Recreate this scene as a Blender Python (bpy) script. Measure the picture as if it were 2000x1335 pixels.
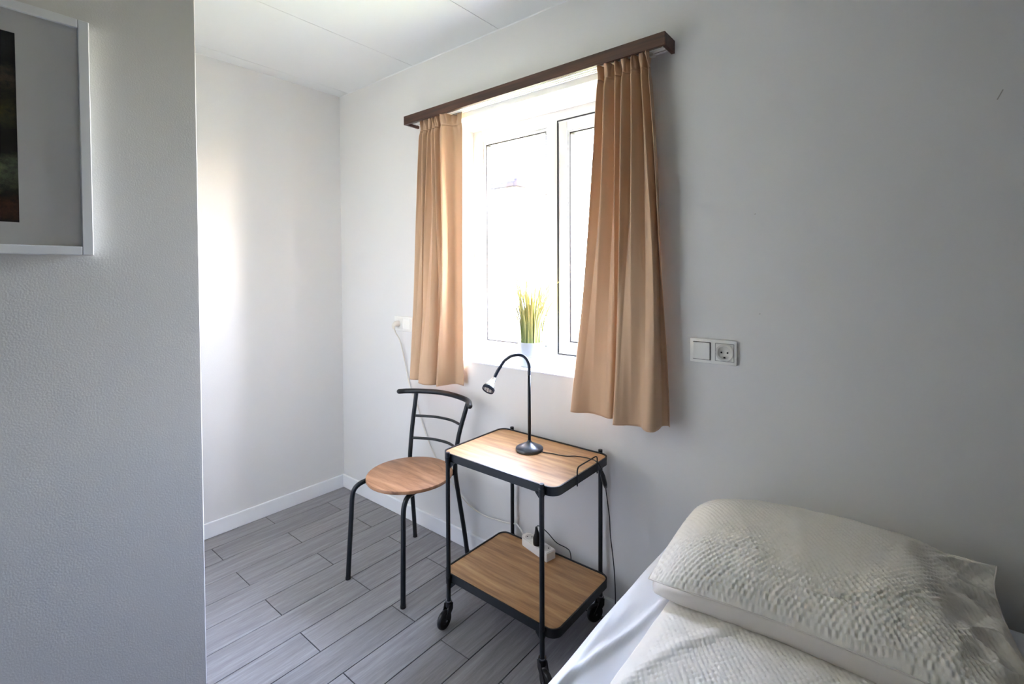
import bpy, bmesh, math, random
import numpy as np
from mathutils import Vector, Matrix, noise

random.seed(7)
for o in list(bpy.data.objects): bpy.data.objects.remove(o)
scene = bpy.context.scene
COL = scene.collection
PI = math.pi

# ------------------------------------------------------------------ camera
yaw, pitch, roll = 0.676, -0.0215, -0.0041
fw = Vector((-math.sin(yaw)*math.cos(pitch), math.cos(yaw)*math.cos(pitch), math.sin(pitch)))
rt = Vector((math.cos(yaw), math.sin(yaw), 0)); up = rt.cross(fw)
r2 = rt*math.cos(roll) + up*math.sin(roll); u2 = -rt*math.sin(roll) + up*math.cos(roll)
cam = bpy.data.objects.new('camera', bpy.data.cameras.new('camera')); COL.objects.link(cam)
M = Matrix((r2, u2, -fw)).transposed().to_4x4(); M.translation = Vector((2.7079, -1.6259, 1.3194))
cam.matrix_world = M
cam.data.sensor_width = 36; cam.data.lens = 937.2146/2000*36
cam.data.shift_x = -14.06/2000; cam.data.shift_y = -(667.5-553.3)/2000
cam.data.clip_start = .02; cam.data.clip_end = 200
scene.camera = cam

# ------------------------------------------------------------------ world, sun, exposure
w = bpy.data.worlds.new('sky'); scene.world = w; w.use_nodes = True
nt = w.node_tree; bg = nt.nodes['Background']
sk = nt.nodes.new('ShaderNodeTexSky'); sk.sky_type = 'NISHITA'; sk.sun_disc = False
SUN_EL, SUN_AZ = math.radians(32), math.radians(94)      # azimuth clockwise from +Y
sk.sun_elevation = SUN_EL; sk.sun_rotation = SUN_AZ; sk.dust_density = 1.1; sk.altitude = 0
hs_ = nt.nodes.new('ShaderNodeHueSaturation'); hs_.inputs['Saturation'].default_value = .75
tn_ = nt.nodes.new('ShaderNodeMix'); tn_.data_type = 'RGBA'; tn_.blend_type = 'MULTIPLY'; tn_.inputs[0].default_value = 1; tn_.inputs[7].default_value = (1.05, .945, .925, 1)   # the camera's cool white balance
nt.links.new(sk.outputs[0], hs_.inputs['Color']); nt.links.new(hs_.outputs[0], tn_.inputs[6]); nt.links.new(tn_.outputs[2], bg.inputs[0]); bg.inputs[1].default_value = 4.0
sun = bpy.data.objects.new('sun', bpy.data.lights.new('sun', 'SUN')); COL.objects.link(sun)
sun.data.energy = 5; sun.data.angle = math.radians(.6); sun.data.color = (1, .98, 1)
sun.rotation_euler = Vector((-math.sin(SUN_AZ)*math.cos(SUN_EL), -math.cos(SUN_AZ)*math.cos(SUN_EL), -math.sin(SUN_EL))).to_track_quat('-Z', 'Y').to_euler()
portal = bpy.data.objects.new('window_portal', bpy.data.lights.new('window_portal', 'AREA')); COL.objects.link(portal)
portal.data.shape = 'RECTANGLE'; portal.data.size = 1.0; portal.data.size_y = 1.2
portal.data.cycles.is_portal = True
portal.location = (1.41, .30, 1.47); portal.rotation_euler = (-PI/2, 0, 0)
scene.view_settings.view_transform = 'Standard'; scene.view_settings.look = 'None'
scene.view_settings.gamma = 1; scene.view_settings.use_curve_mapping = False
scene.view_settings.exposure = 3.03
scene.cycles.max_bounces = 14; scene.cycles.diffuse_bounces = 10; scene.cycles.transparent_max_bounces = 12

# ------------------------------------------------------------------ helpers
def srgb(r, g, b):
    f = lambda c: (c/255/12.92) if c/255 <= .04045 else ((c/255+.055)/1.055)**2.4
    return (f(r), f(g), f(b), 1)

def mat(name, col, rough=.6, metal=0, bump=None, spec=.5, build=None):
    m = bpy.data.materials.new(name); m.use_nodes = True; t = m.node_tree
    p = t.nodes['Principled BSDF']
    p.inputs['Base Color'].default_value = col; p.inputs['Roughness'].default_value = rough
    p.inputs['Metallic'].default_value = metal; p.inputs['Specular IOR Level'].default_value = spec
    if bump:
        sc, st, dist = bump
        c = t.nodes.new('ShaderNodeTexCoord'); n = t.nodes.new('ShaderNodeTexNoise')
        n.inputs['Scale'].default_value = sc; n.inputs['Detail'].default_value = 3
        b = t.nodes.new('ShaderNodeBump'); b.inputs['Strength'].default_value = st; b.inputs['Distance'].default_value = dist
        t.links.new(c.outputs['Object'], n.inputs['Vector']); t.links.new(n.outputs['Fac'], b.inputs['Height'])
        t.links.new(b.outputs[0], p.inputs['Normal'])
    if build: build(t, p)
    return m

def node(t, kind, **kw):
    n = t.nodes.new(kind)
    for k, v in kw.items():
        if k in n.inputs: n.inputs[k].default_value = v
        else: setattr(n, k, v)
    return n

def ramp(t, stops):
    n = t.nodes.new('ShaderNodeValToRGB'); e = n.color_ramp.elements
    while len(e) < len(stops): e.new(.5)
    for i, (p, c) in enumerate(stops): e[i].position = p; e[i].color = c
    return n

def obj(name, bm_or_me, m, parent=None, smooth=False, autosmooth=None):
    if isinstance(bm_or_me, bmesh.types.BMesh):
        me = bpy.data.meshes.new(name); bmesh.ops.recalc_face_normals(bm_or_me, faces=bm_or_me.faces)
        bm_or_me.to_mesh(me); bm_or_me.free()
    else: me = bm_or_me
    if m is not None and not me.materials: me.materials.append(m)
    if smooth or autosmooth:
        me.polygons.foreach_set('use_smooth', [True]*len(me.polygons))
    if autosmooth: me.set_sharp_from_angle(angle=math.radians(autosmooth))
    o = bpy.data.objects.new(name, me); COL.objects.link(o)
    if parent is not None: o.parent = parent
    return o

def thing(name, label, cat, loc=(0, 0, 0), rz=0, group=None):
    o = bpy.data.objects.new(name, None); COL.objects.link(o)
    o.empty_display_size = .05; o.location = loc; o.rotation_euler = (0, 0, rz)
    o['label'] = label; o['category'] = cat
    if group: o['group'] = group
    return o

def tag(o, label, cat, group=None):
    o['label'] = label; o['category'] = cat
    if group: o['group'] = group
    return o

def struct(o, label=None):
    o['kind'] = 'structure'
    if label: o['label'] = label
    return o

def box(bm, x0, x1, y0, y1, z0, z1, bev=0, seg=2):
    r = bmesh.ops.create_cube(bm, size=1); vs = r['verts']
    for v in vs:
        v.co = Vector(((x0+x1)/2 + v.co.x*(x1-x0), (y0+y1)/2 + v.co.y*(y1-y0), (z0+z1)/2 + v.co.z*(z1-z0)))
    if bev:
        es = list({e for v in vs for e in v.link_edges})
        bmesh.ops.bevel(bm, geom=es, offset=bev, segments=seg, profile=.5, affect='EDGES')
    return bm

def nb(): return bmesh.new()

def catmull(pts, n=8):
    P = [Vector(p) for p in pts]; P = [2*P[0]-P[1]] + P + [2*P[-1]-P[-2]]; out = []
    for i in range(1, len(P)-2):
        for k in range(n):
            t = k/n; a, b, c, d = P[i-1], P[i], P[i+1], P[i+2]
            out.append(.5*((2*b) + (c-a)*t + (2*a-5*b+4*c-d)*t*t + (-a+3*b-3*c+d)*t**3))
    out.append(P[-2].copy()); return out

def tube(bm, pts, r, seg=12, cap=True, round_end=False):
    pts = [Vector(p) for p in pts]; rs = r if isinstance(r, (list, tuple)) else [r]*len(pts)
    if round_end:
        d0 = (pts[0]-pts[1]).normalized(); d1 = (pts[-1]-pts[-2]).normalized()
        e0 = [(pts[0]+d0*rs[0]*math.sin(a), rs[0]*math.cos(a)) for a in (1.45, 1.0, .5)]
        e1 = [(pts[-1]+d1*rs[-1]*math.sin(a), rs[-1]*math.cos(a)) for a in (.5, 1.0, 1.45)]
        pts = [a for a, _ in e0] + pts + [a for a, _ in e1]; rs = [b for _, b in e0] + list(rs) + [b for _, b in e1]
    n = len(pts); T = []
    for i in range(n):
        a = pts[max(i-1, 0)]; b = pts[min(i+1, n-1)]; T.append((b-a).normalized())
    ref = Vector((0, 0, 1)) if abs(T[0].z) < .9 else Vector((1, 0, 0))
    N = (ref - T[0]*ref.dot(T[0])).normalized(); rings = []
    for i in range(n):
        N = (N - T[i]*N.dot(T[i])).normalized(); B = T[i].cross(N)
        rings.append([bm.verts.new(pts[i] + (N*math.cos(2*PI*k/seg) + B*math.sin(2*PI*k/seg))*rs[i]) for k in range(seg)])
    for i in range(n-1):
        for k in range(seg):
            bm.faces.new((rings[i][k], rings[i][(k+1) % seg], rings[i+1][(k+1) % seg], rings[i+1][k]))
    if cap: bm.faces.new(rings[0][::-1]); bm.faces.new(rings[-1])
    return bm

def cyl(bm, a, b, r, seg=20, r1=None): return tube(bm, [a, b], [r, r if r1 is None else r1], seg)

def lathe(bm, prof, c=(0, 0, 0), axis=(0, 0, 1), seg=40, close=False):
    ax = Vector(axis).normalized(); ref = Vector((1, 0, 0)) if abs(ax.x) < .9 else Vector((0, 1, 0))
    N = (ref-ax*ref.dot(ax)).normalized(); B = ax.cross(N); c = Vector(c); rings = []
    for r, h in prof:
        if r < 1e-6: rings.append([bm.verts.new(c+ax*h)])
        else: rings.append([bm.verts.new(c+ax*h+(N*math.cos(2*PI*k/seg)+B*math.sin(2*PI*k/seg))*r) for k in range(seg)])
    for a, b in zip(rings, rings[1:]):
        for k in range(seg):
            k2 = (k+1) % seg
            if len(a) == 1 and len(b) == 1: continue
            if len(a) == 1: bm.faces.new((a[0], b[k2], b[k]))
            elif len(b) == 1: bm.faces.new((a[k], a[k2], b[0]))
            else: bm.faces.new((a[k], a[k2], b[k2], b[k]))
    return bm

def rrect(w, d, r, seg=6):
    out = []
    for sx, sy, a0 in ((1, 1, 0), (-1, 1, PI/2), (-1, -1, PI), (1, -1, 3*PI/2)):
        for k in range(seg+1):
            a = a0 + k/seg*PI/2
            out.append((sx*(w/2-r)+r*math.cos(a), sy*(d/2-r)+r*math.sin(a)))
    return out

def prism(bm, poly, z0, z1):
    a = [bm.verts.new((x, y, z0)) for x, y in poly]; b = [bm.verts.new((x, y, z1)) for x, y in poly]
    n = len(poly); bm.faces.new(a[::-1]); bm.faces.new(b)
    for i in range(n): bm.faces.new((a[i], a[(i+1) % n], b[(i+1) % n], b[i]))
    return bm

def ring_prism(bm, w, d, r, t, z0, z1, seg=6):
    o_ = rrect(w, d, r, seg); i_ = rrect(w-2*t, d-2*t, max(r-t, .002), seg); n = len(o_)
    V = [[bm.verts.new((x, y, z)) for x, y in P] for P, z in ((o_, z0), (o_, z1), (i_, z1), (i_, z0))]
    for s in range(4):
        A, B = V[s], V[(s+1) % 4]
        for i in range(n): bm.faces.new((A[i], A[(i+1) % n], B[(i+1) % n], B[i]))
    return bm

def xform(bm, m, verts=None): bmesh.ops.transform(bm, matrix=m, verts=verts or bm.verts); return bm

def grid_mesh(name, P):                      # P: (rows, cols, 3)
    R_, C_ = P.shape[:2]; me = bpy.data.meshes.new(name)
    idx = np.arange(R_*C_).reshape(R_, C_)
    f = np.stack([idx[:-1, :-1], idx[:-1, 1:], idx[1:, 1:], idx[1:, :-1]], -1).reshape(-1, 4)
    me.from_pydata(P.reshape(-1, 3).tolist(), [], f.tolist()); me.update(); return me

# ------------------------------------------------------------------ materials
wall_m = mat('wall_paint', srgb(222, 221, 219), .55, bump=(320, .22, .0011), spec=.35)
def ceil_b(t, p): pass
wall2_m = mat('low_bounce_unseen_wall', srgb(92, 88, 84), .6, bump=(320, .22, .0011), spec=.35)  # unseen walls, colour darkened to cut bounce light onto the window wall
ceil_m = mat('ceiling_paint', srgb(224, 226, 225), .6, bump=(300, .08, .001), spec=.3)
trim_m = mat('white_trim', srgb(236, 238, 240), .4)
pvc_m = mat('white_pvc', srgb(206, 209, 212), .3)
gasket_m = mat('black_gasket', srgb(38, 38, 40), .6)
metal_m = mat('dark_metal', srgb(17, 23, 28), .36, bump=(900, .05, .0005), spec=.45)
plastic_m = mat('black_plastic', srgb(18, 18, 20), .35)
white_pl = mat('white_plastic', srgb(235, 234, 228), .35)
cord_w = mat('white_cord', srgb(216, 212, 202), .5)
chrome_m = mat('chrome', srgb(205, 208, 212), .22, metal=1)
hole_m = mat('dark_hole', srgb(12, 12, 12), .8)
sock_m = mat('socket_grey', srgb(205, 203, 196), .4)

def floor_b(t, p):
    tcn = node(t, 'ShaderNodeTexCoord'); oi = node(t, 'ShaderNodeObjectInfo')
    mp = node(t, 'ShaderNodeMapping'); mp.inputs['Scale'].default_value = (42, 2.6, 1)
    vm = node(t, 'ShaderNodeVectorMath', operation='ADD'); cx = node(t, 'ShaderNodeCombineXYZ')
    mul = node(t, 'ShaderNodeMath', operation='MULTIPLY'); mul.inputs[1].default_value = 37
    t.links.new(oi.outputs['Random'], mul.inputs[0]); t.links.new(mul.outputs[0], cx.inputs['Y']); t.links.new(mul.outputs[0], cx.inputs['X'])
    t.links.new(tcn.outputs['Object'], mp.inputs['Vector']); t.links.new(mp.outputs[0], vm.inputs[0]); t.links.new(cx.outputs[0], vm.inputs[1])
    n = node(t, 'ShaderNodeTexNoise', Scale=1.0, Detail=6.0, Roughness=.62, Distortion=.6)
    t.links.new(vm.outputs[0], n.inputs['Vector'])
    mp2 = node(t, 'ShaderNodeMapping'); mp2.inputs['Scale'].default_value = (150, 14, 1)
    vm2 = node(t, 'ShaderNodeVectorMath', operation='ADD')
    t.links.new(tcn.outputs['Object'], mp2.inputs['Vector']); t.links.new(mp2.outputs[0], vm2.inputs[0]); t.links.new(cx.outputs[0], vm2.inputs[1])
    n2 = node(t, 'ShaderNodeTexNoise', Scale=1.0, Detail=4.0, Roughness=.7); t.links.new(vm2.outputs[0], n2.inputs['Vector'])
    mix = node(t, 'ShaderNodeMix'); mix.data_type = 'FLOAT'; mix.inputs[0].default_value = .38
    t.links.new(n.outputs['Fac'], mix.inputs[2]); t.links.new(n2.outputs['Fac'], mix.inputs[3])
    rr = ramp(t, [(.28, srgb(112, 110, 112)), (.5, srgb(138, 136, 138)), (.72, srgb(165, 164, 167))])
    t.links.new(mix.outputs[0], rr.inputs[0])
    hsv = node(t, 'ShaderNodeHueSaturation'); mr = node(t, 'ShaderNodeMapRange')
    mr.inputs['To Min'].default_value = .88; mr.inputs['To Max'].default_value = 1.1
    t.links.new(oi.outputs['Random'], mr.inputs[0]); t.links.new(mr.outputs[0], hsv.inputs['Value'])
    t.links.new(rr.outputs[0], hsv.inputs['Color']); t.links.new(hsv.outputs[0], p.inputs['Base Color'])
    b = node(t, 'ShaderNodeBump', Strength=.25, Distance=.0008); t.links.new(mix.outputs[0], b.inputs['Height']); t.links.new(b.outputs[0], p.inputs['Normal'])
plank_m = mat('grey_wood_tile', (.2, .2, .2, 1), .42, build=floor_b)
grout_m = mat('dark_grout', srgb(38, 37, 38), .8)

def wood(name, c0, c1, c2, sc=(3, 40, 40), knots=False, rough=.45, coat=0):
    def b(t, p):
        p.inputs['Coat Weight'].default_value = coat; p.inputs['Coat Roughness'].default_value = .30; p.inputs['Coat IOR'].default_value = 1.5 + .25*coat; p.inputs['Specular IOR Level'].default_value = .5+.3*coat
        tcn = node(t, 'ShaderNodeTexCoord'); mp = node(t, 'ShaderNodeMapping'); mp.inputs['Scale'].default_value = sc
        t.links.new(tcn.outputs['Object'], mp.inputs['Vector'])
        n = node(t, 'ShaderNodeTexNoise', Scale=1.0, Detail=8.0, Roughness=.62, Distortion=.3)
        t.links.new(mp.outputs[0], n.inputs['Vector'])
        rr = ramp(t, [(.28, c0), (.5, c1), (.72, c2)]); t.links.new(n.outputs['Fac'], rr.inputs[0]); out = rr.outputs[0]
        if knots:
            mp2 = node(t, 'ShaderNodeMapping'); mp2.inputs['Scale'].default_value = (sc[0]*1.1, sc[1]*.55, sc[2]*.55)
            t.links.new(tcn.outputs['Object'], mp2.inputs['Vector'])
            n2 = node(t, 'ShaderNodeTexNoise', Scale=1.0, Detail=5.0, Roughness=.65, Distortion=1.2); t.links.new(mp2.outputs[0], n2.inputs['Vector'])
            r2_ = ramp(t, [(.60, (0, 0, 0, 1)), (.76, (1, 1, 1, 1))]); t.links.new(n2.outputs['Fac'], r2_.inputs[0])
            mx = node(t, 'ShaderNodeMix'); mx.data_type = 'RGBA'; mx.inputs[7].default_value = tuple(v*.55 for v in c0[:3])+(1,)
            t.links.new(r2_.outputs[0], mx.inputs[0]); t.links.new(out, mx.inputs[6]); out = mx.outputs[2]
        t.links.new(out, p.inputs['Base Color'])
        bb = node(t, 'ShaderNodeBump', Strength=.15, Distance=.0005); t.links.new(n.outputs['Fac'], bb.inputs['Height']); t.links.new(bb.outputs[0], p.inputs['Normal'])
    return mat(name, c1, rough, build=b)
oak_m = wood('oak_laminate', srgb(134, 94, 56), srgb(172, 130, 84), srgb(200, 160, 112), (4, 52, 52), False, .45, .2)
seat_m = wood('rustic_oak', srgb(100, 66, 42), srgb(152, 110, 78), srgb(186, 144, 110), (3.5, 24, 20), True, .45)
walnut_m = wood('dark_walnut', srgb(48, 28, 20), srgb(72, 44, 33), srgb(96, 62, 46), (3, 60, 90), False, .4)

def curtain_mat():
    m = bpy.data.materials.new('beige_curtain'); m.use_nodes = True; t = m.node_tree
    p = t.nodes['Principled BSDF']; out = t.nodes['Material Output']
    p.inputs['Base Color'].default_value = srgb(205, 172, 140); p.inputs['Roughness'].default_value = .85
    p.inputs['Sheen Weight'].default_value = .25; p.inputs['Sheen Roughness'].default_value = .4
    tr = node(t, 'ShaderNodeBsdfTranslucent'); tr.inputs['Color'].default_value = srgb(225, 195, 165)
    ms = node(t, 'ShaderNodeMixShader'); ms.inputs[0].default_value = .10
    t.links.new(p.outputs[0], ms.inputs[1]); t.links.new(tr.outputs[0], ms.inputs[2]); t.links.new(ms.outputs[0], out.inputs[0])
    c = node(t, 'ShaderNodeTexCoord'); n = node(t, 'ShaderNodeTexNoise', Scale=420.0, Detail=2.0)
    mp = node(t, 'ShaderNodeMapping'); mp.inputs['Scale'].default_value = (1, 1, .35)
    t.links.new(c.outputs['Object'], mp.inputs[0]); t.links.new(mp.outputs[0], n.inputs['Vector'])
    b = node(t, 'ShaderNodeBump', Strength=.3, Distance=.0008); t.links.new(n.outputs['Fac'], b.inputs['Height'])
    t.links.new(b.outputs[0], p.inputs['Normal']); return m
curtain_m = curtain_mat()

def glass_mat(name, tint=(1, 1, 1, 1), ior=1.45):
    m = bpy.data.materials.new(name); m.use_nodes = True; t = m.node_tree
    t.nodes.remove(t.nodes['Principled BSDF']); out = t.nodes['Material Output']
    g = node(t, 'ShaderNodeBsdfGlossy', Roughness=.0); tr = node(t, 'ShaderNodeBsdfTransparent'); tr.inputs['Color'].default_value = tint
    fr = node(t, 'ShaderNodeFresnel', IOR=ior)                    # same reflectance on both faces of the thin pane
    ge = node(t, 'ShaderNodeNewGeometry'); io = node(t, 'ShaderNodeMapRange'); io.inputs['To Min'].default_value = ior; io.inputs['To Max'].default_value = 1/ior
    t.links.new(ge.outputs['Backfacing'], io.inputs[0]); t.links.new(io.outputs[0], fr.inputs['IOR'])
    ms = node(t, 'ShaderNodeMixShader')
    t.links.new(fr.outputs[0], ms.inputs[0]); t.links.new(tr.outputs[0], ms.inputs[1]); t.links.new(g.outputs[0], ms.inputs[2])
    t.links.new(ms.outputs[0], out.inputs[0]); return m
glass_m = glass_mat('window_glass', (.98, .98, .98, 1)); pglass_m = glass_mat('picture_glass', ior=1.4)
sheet_m = mat('white_sheet', srgb(232, 234, 240), .75, bump=(500, .1, .0006))
seer_m = mat('cream_seersucker', srgb(236, 232, 224), .85, bump=(700, .25, .0008), spec=.25)
lining_m = mat('pillow_lining', srgb(224, 218, 212), .8, bump=(500, .12, .0006))

# ------------------------------------------------------------------ setting
H = 2.4; XR = 3.14; YF = -4.6
PS = .857                                  # partition stands this much nearer than a first estimate
XP, YP = 2.7079+PS*(1.24-2.7079), -1.6259+PS*(-1.16+1.6259)
WX0, WX1, WZ0, WZ1, WT = .94, 1.88, .897, 2.056, .27
# window wall, with its opening
b = nb()
box(b, -.2, WX0, 0, WT, -.1, H+.1); box(b, WX1, XR+.2, 0, WT, -.1, H+.1)
box(b, WX0, WX1, 0, WT, -.1, WZ0); box(b, WX0, WX1, 0, WT, WZ1, H+.1)
wb = struct(obj('wall_back', b, wall_m), 'pale grey-white painted wall with the window')
for mx_, mz_, ln, an in ((2.883, 1.742, .024, 1.15), (2.345, 1.50, .004, .3), (2.36, 1.19, .004, .2)):
    b = nb(); box(b, -ln/2, ln/2, -.0004, .0004, -.0012, .0012, .0002, 1); sc_ = obj('scuff_mark', b, None, wb); sc_.data.materials.append(mat('scuff_grey', srgb(168, 165, 159), .8))
    sc_.location = (mx_, -.0003, mz_); sc_.rotation_euler = (0, -an, 0)
b = nb(); box(b, -.2, 0, YP-.1, 0, -.1, H+.1); struct(obj('wall_left', b, wall_m), 'pale wall at the back of the alcove')
b = nb(); box(b, -.2, XP, YF, YP, -.1, H+.1, .002, 2); struct(obj('wall_partition', b, wall_m), 'near left wall that carries the framed picture')
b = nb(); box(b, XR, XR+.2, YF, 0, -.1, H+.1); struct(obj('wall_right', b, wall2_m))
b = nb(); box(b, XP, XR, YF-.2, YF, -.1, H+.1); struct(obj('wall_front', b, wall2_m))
# ceiling of boards with joints
b = nb(); box(b, 0, XR, YF, 0, H+.003, H+.1)
ceil = struct(obj('ceiling', b, grout_m), 'white boarded ceiling')
xs = [0, .1, .70, 1.295, 1.895, 2.495, 3.095, XR]
joint = .0022
for i in range(len(xs)-1):
    b = nb(); box(b, xs[i]+(joint/2 if i else 0), xs[i+1]-joint/2, YF if xs[i+1] > XP else YP, 0, H, H+.0028)
    obj('ceiling_panel', b, ceil_m, ceil)
b = nb()
tri = [(0, 0), (.004, 0), (0, -.004)]
def strip_trim(p0, p1, d):                 # small caulked cove between ceiling and wall
    p0, p1, d = Vector(p0), Vector(p1), Vector(d)
    v = [[b.verts.new(q+d*a+Vector((0, 0, c))) for a, c in tri] for q in (p0, p1)]
    b.faces.new(v[0][::-1]); b.faces.new(v[1])
    for i in range(3): b.faces.new((v[0][i], v[0][(i+1) % 3], v[1][(i+1) % 3], v[1][i]))
strip_trim((0, 0, H), (XR, 0, H), (0, -1, 0))
struct(obj('trim_1', b, ceil_m))
# floor: slab and every tile
b = nb(); box(b, 0, XR, YF, 0, -.1, -.003)
floor = struct(obj('floor', b, grout_m), 'grey wood-look tiled floor')
PW, PL, G = .1437, .597, .0032
x = -.0205; k = 0
meshes = {}
while x < XR:
    x0, x1 = max(x+G/2, .0), min(x+PW-G/2, XR)
    off = -.4775 if k % 2 == 0 else -.1795
    y = off + PL*2
    while y > YF:
        y1, y0 = min(y-G/2, 0), max(y-PL+G/2, YF)
        if XP > (x0+x1)/2 and y0 < YP-.1: y0 = max(y0, YP-.1)
        if y1-y0 > .02 and x1-x0 > .01:
            key = (round(x1-x0, 4), round(y1-y0, 4))
            if key not in meshes:
                bb = nb(); box(bb, -key[0]/2, key[0]/2, -key[1]/2, key[1]/2, -.003, 0, .0006, 1)
                me = bpy.data.meshes.new('plank'); bb.to_mesh(me); bb.free(); me.materials.append(plank_m); meshes[key] = me
            o = bpy.data.objects.new('plank', meshes[key]); COL.objects.link(o); o.parent = floor
            o.location = ((x0+x1)/2, (y0+y1)/2, 0)
        y -= PL
    x += PW; k += 1
# baseboards
def baseboard(name, x0, x1, y0, y1):
    bb = nb(); box(bb, x0, x1, y0, y1, .0005, .078, .003, 2); return struct(obj(name, bb, trim_m))
baseboard('baseboard_back', .0, XR, -.013, 0)
baseboard('baseboard_left', 0, .013, YP, -.0135)
baseboard('baseboard_right', XR-.013, XR, YF, -.0135)

# window: frame, sash, panes
FY = .20
b = nb(); FT = .066
def frame_ring(bm, x0, x1, z0, z1, t, y0, y1, bev=.004, tb=None):
    tb = tb or t
    box(bm, x0, x0+t, y0, y1, z0, z1, bev); box(bm, x1-t, x1, y0, y1, z0, z1, bev)
    box(bm, x0+t-.001, x1-t+.001, y0, y1, z0, z0+tb, bev); box(bm, x0+t-.001, x1-t+.001, y0, y1, z1-t, z1, bev)
frame_ring(b, WX0, WX1, WZ0, WZ1, .058, FY, FY+.07)
box(b, 1.412, 1.470, FY, FY+.07, WZ0+.05, WZ1-.05, .004)
win = struct(obj('window_1', b, pvc_m, autosmooth=35), 'white plastic window with fixed pane and hinged sash')
# fixed pane at left
b = nb(); frame_ring(b, .998, 1.412, WZ0+.058, WZ1-.058, .016, FY+.014, FY+.05, .003); obj('glazing_bead', b, pvc_m, win, autosmooth=35)
b = nb(); frame_ring(b, 1.0135, 1.3965, WZ0+.0735, WZ1-.0735, .006, FY+.018, FY+.046, 0); obj('gasket', b, gasket_m, win)
b = nb(); box(b, 1.012, 1.398, FY+.030, FY+.034, WZ0+.072, WZ1-.072); obj('glass_pane', b, glass_m, win)
# opening sash at right
b = nb(); frame_ring(b, 1.4685, 1.8255, WZ0+.0485, WZ1-.0445, .006, FY-.0015, FY+.02, 0); obj('gasket', b, gasket_m, win)  # sash gasket set proud, its black line also paints the rebate's shadow
b = nb(); frame_ring(b, 1.4743, 1.8197, WZ0+.0543, WZ1-.0503, .046, FY+.001, FY+.06, .004)
sash = obj('window_sash', b, pvc_m, win, autosmooth=35)
b = nb(); frame_ring(b, 1.518, 1.776, WZ0+.098, WZ1-.094, .010, FY+.008, FY+.050, .003); obj('glazing_bead', b, pvc_m, sash, autosmooth=35)
b = nb(); frame_ring(b, 1.5275, 1.7665, WZ0+.1075, WZ1-.1035, .006, FY+.012, FY+.045, 0); obj('gasket', b, gasket_m, sash)
b = nb(); box(b, 1.526, 1.768, FY+.026, FY+.030, WZ0+.106, WZ1-.102); obj('glass_pane', b, glass_m, sash)
b = nb(); box(b, 1.785, 1.811, FY-.022, FY-.014, 1.40, 1.47, .003); cyl(b, (1.798, FY-.022, 1.435), (1.798, FY-.05, 1.435), .009)
box(b, 1.788, 1.808, FY-.062, FY-.048, 1.32, 1.447, .005); obj('window_handle', b, pvc_m, sash, autosmooth=35)
b = nb(); box(b, WX0+.0005, WX1-.0005, -.006, FY+.001, WZ0-.012+.0125, WZ0+.007, .002); obj('window_sill', b, trim_m, win)

# outside: lawn, neighbouring house, trees
def grass_b(t, p):
    n = node(t, 'ShaderNodeTexNoise', Scale=6.0, Detail=5.0); r_ = ramp(t, [(.3, srgb(82, 88, 60)), (.7, srgb(112, 116, 82))])
    c = node(t, 'ShaderNodeTexCoord'); t.links.new(c.outputs['Object'], n.inputs['Vector']); t.links.new(n.outputs['Fac'], r_.inputs[0]); t.links.new(r_.outputs[0], p.inputs['Base Color'])
lawn_m = mat('sunlit_lawn', (.2, .3, .1, 1), .9, build=grass_b)
b = nb(); box(b, -30, 34, .31, 40, -.5, -.3)
tag(obj('lawn', b, lawn_m), 'green lawn outside below the window', 'lawn')['kind'] = 'stuff'
stucco = mat('white_render', srgb(228, 228, 224), .8, bump=(40, .3, .004))
gut_m = mat('grey_gutter', srgb(22, 24, 30), .9, spec=0)
roof_m = mat('roof_tiles', srgb(206, 204, 200), .7)
hs = thing('neighbour_house', 'white house beyond the window with a grey eaves gutter', 'house', (-8.3, 8.6, -.3))
b = nb(); box(b, -4.2, 3.85, -1.5, 5, 0, 3.62); obj('wall', b, stucco, hs)
b = nb(); box(b, -4.4, 3.98, -1.66, -1.52, 3.63, 3.755, .02); box(b, 3.98, 4.10, -1.66, -1.3, 3.62, 3.80, .01); obj('gutter', b, gut_m, hs, autosmooth=35)
b = nb()
v = [b.verts.new(q) for q in ((-4.4, -1.52, 3.76), (4.05, -1.52, 3.76), (4.05, 1.8, 4.5), (-4.4, 1.8, 4.5), (-4.4, 5.1, 3.76), (4.05, 5.1, 3.76), (-4.4, -1.52, 3.63), (4.05, -1.52, 3.63), (4.05, 5.1, 3.63), (-4.4, 5.1, 3.63))]
for f in ((0, 1, 2, 3), (3, 2, 5, 4), (0, 6, 7, 1), (5, 8, 9, 4), (6, 9, 8, 7), (1, 7, 8, 5, 2), (0, 3, 4, 9, 6)): b.faces.new([v[i] for i in f])
obj('roof', b, roof_m, hs)
b = nb(); box(b, 3.4, 3.46, -1.60, -1.53, 0, 3.63, .01); obj('downpipe', b, mat('white_pipe', srgb(220, 222, 224), .5), hs)

# ------------------------------------------------------------------ curtain box
cbx = thing('curtain_pelmet', 'dark walnut wood curtain pelmet box above the window', 'curtain rail', (1.4125, 0, 2.066))
b = nb(); X0, X1 = -.6775, .6775; Dp = .09; zt = .043
box(b, X0, X1, -Dp, -Dp+.012, 0, zt, .001); box(b, X0, X0+.012, -Dp+.012, -.0005, 0, zt, .001); box(b, X1-.012, X1, -Dp+.012, -.0005, 0, zt, .001)
obj('pelmet_board', b, walnut_m, cbx)
b = nb(); box(b, X0+.013, X1-.013, -Dp+.013, -.001, zt-.03, zt-.003)
obj('track_panel', b, pvc_m, cbx)
b = nb()
for yy in (-.062, -.030): box(b, X0+.03, X1-.02, yy-.008, yy+.008, zt-.036, zt-.0302)
obj('curtain_track', b, white_pl, cbx)
b = nb()
for yy in (-.062, -.030): box(b, X0+.031, X1-.021, yy-.0018, yy+.0018, zt-.0365, zt-.0361)
obj('track_groove', b, hole_m, cbx)
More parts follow.
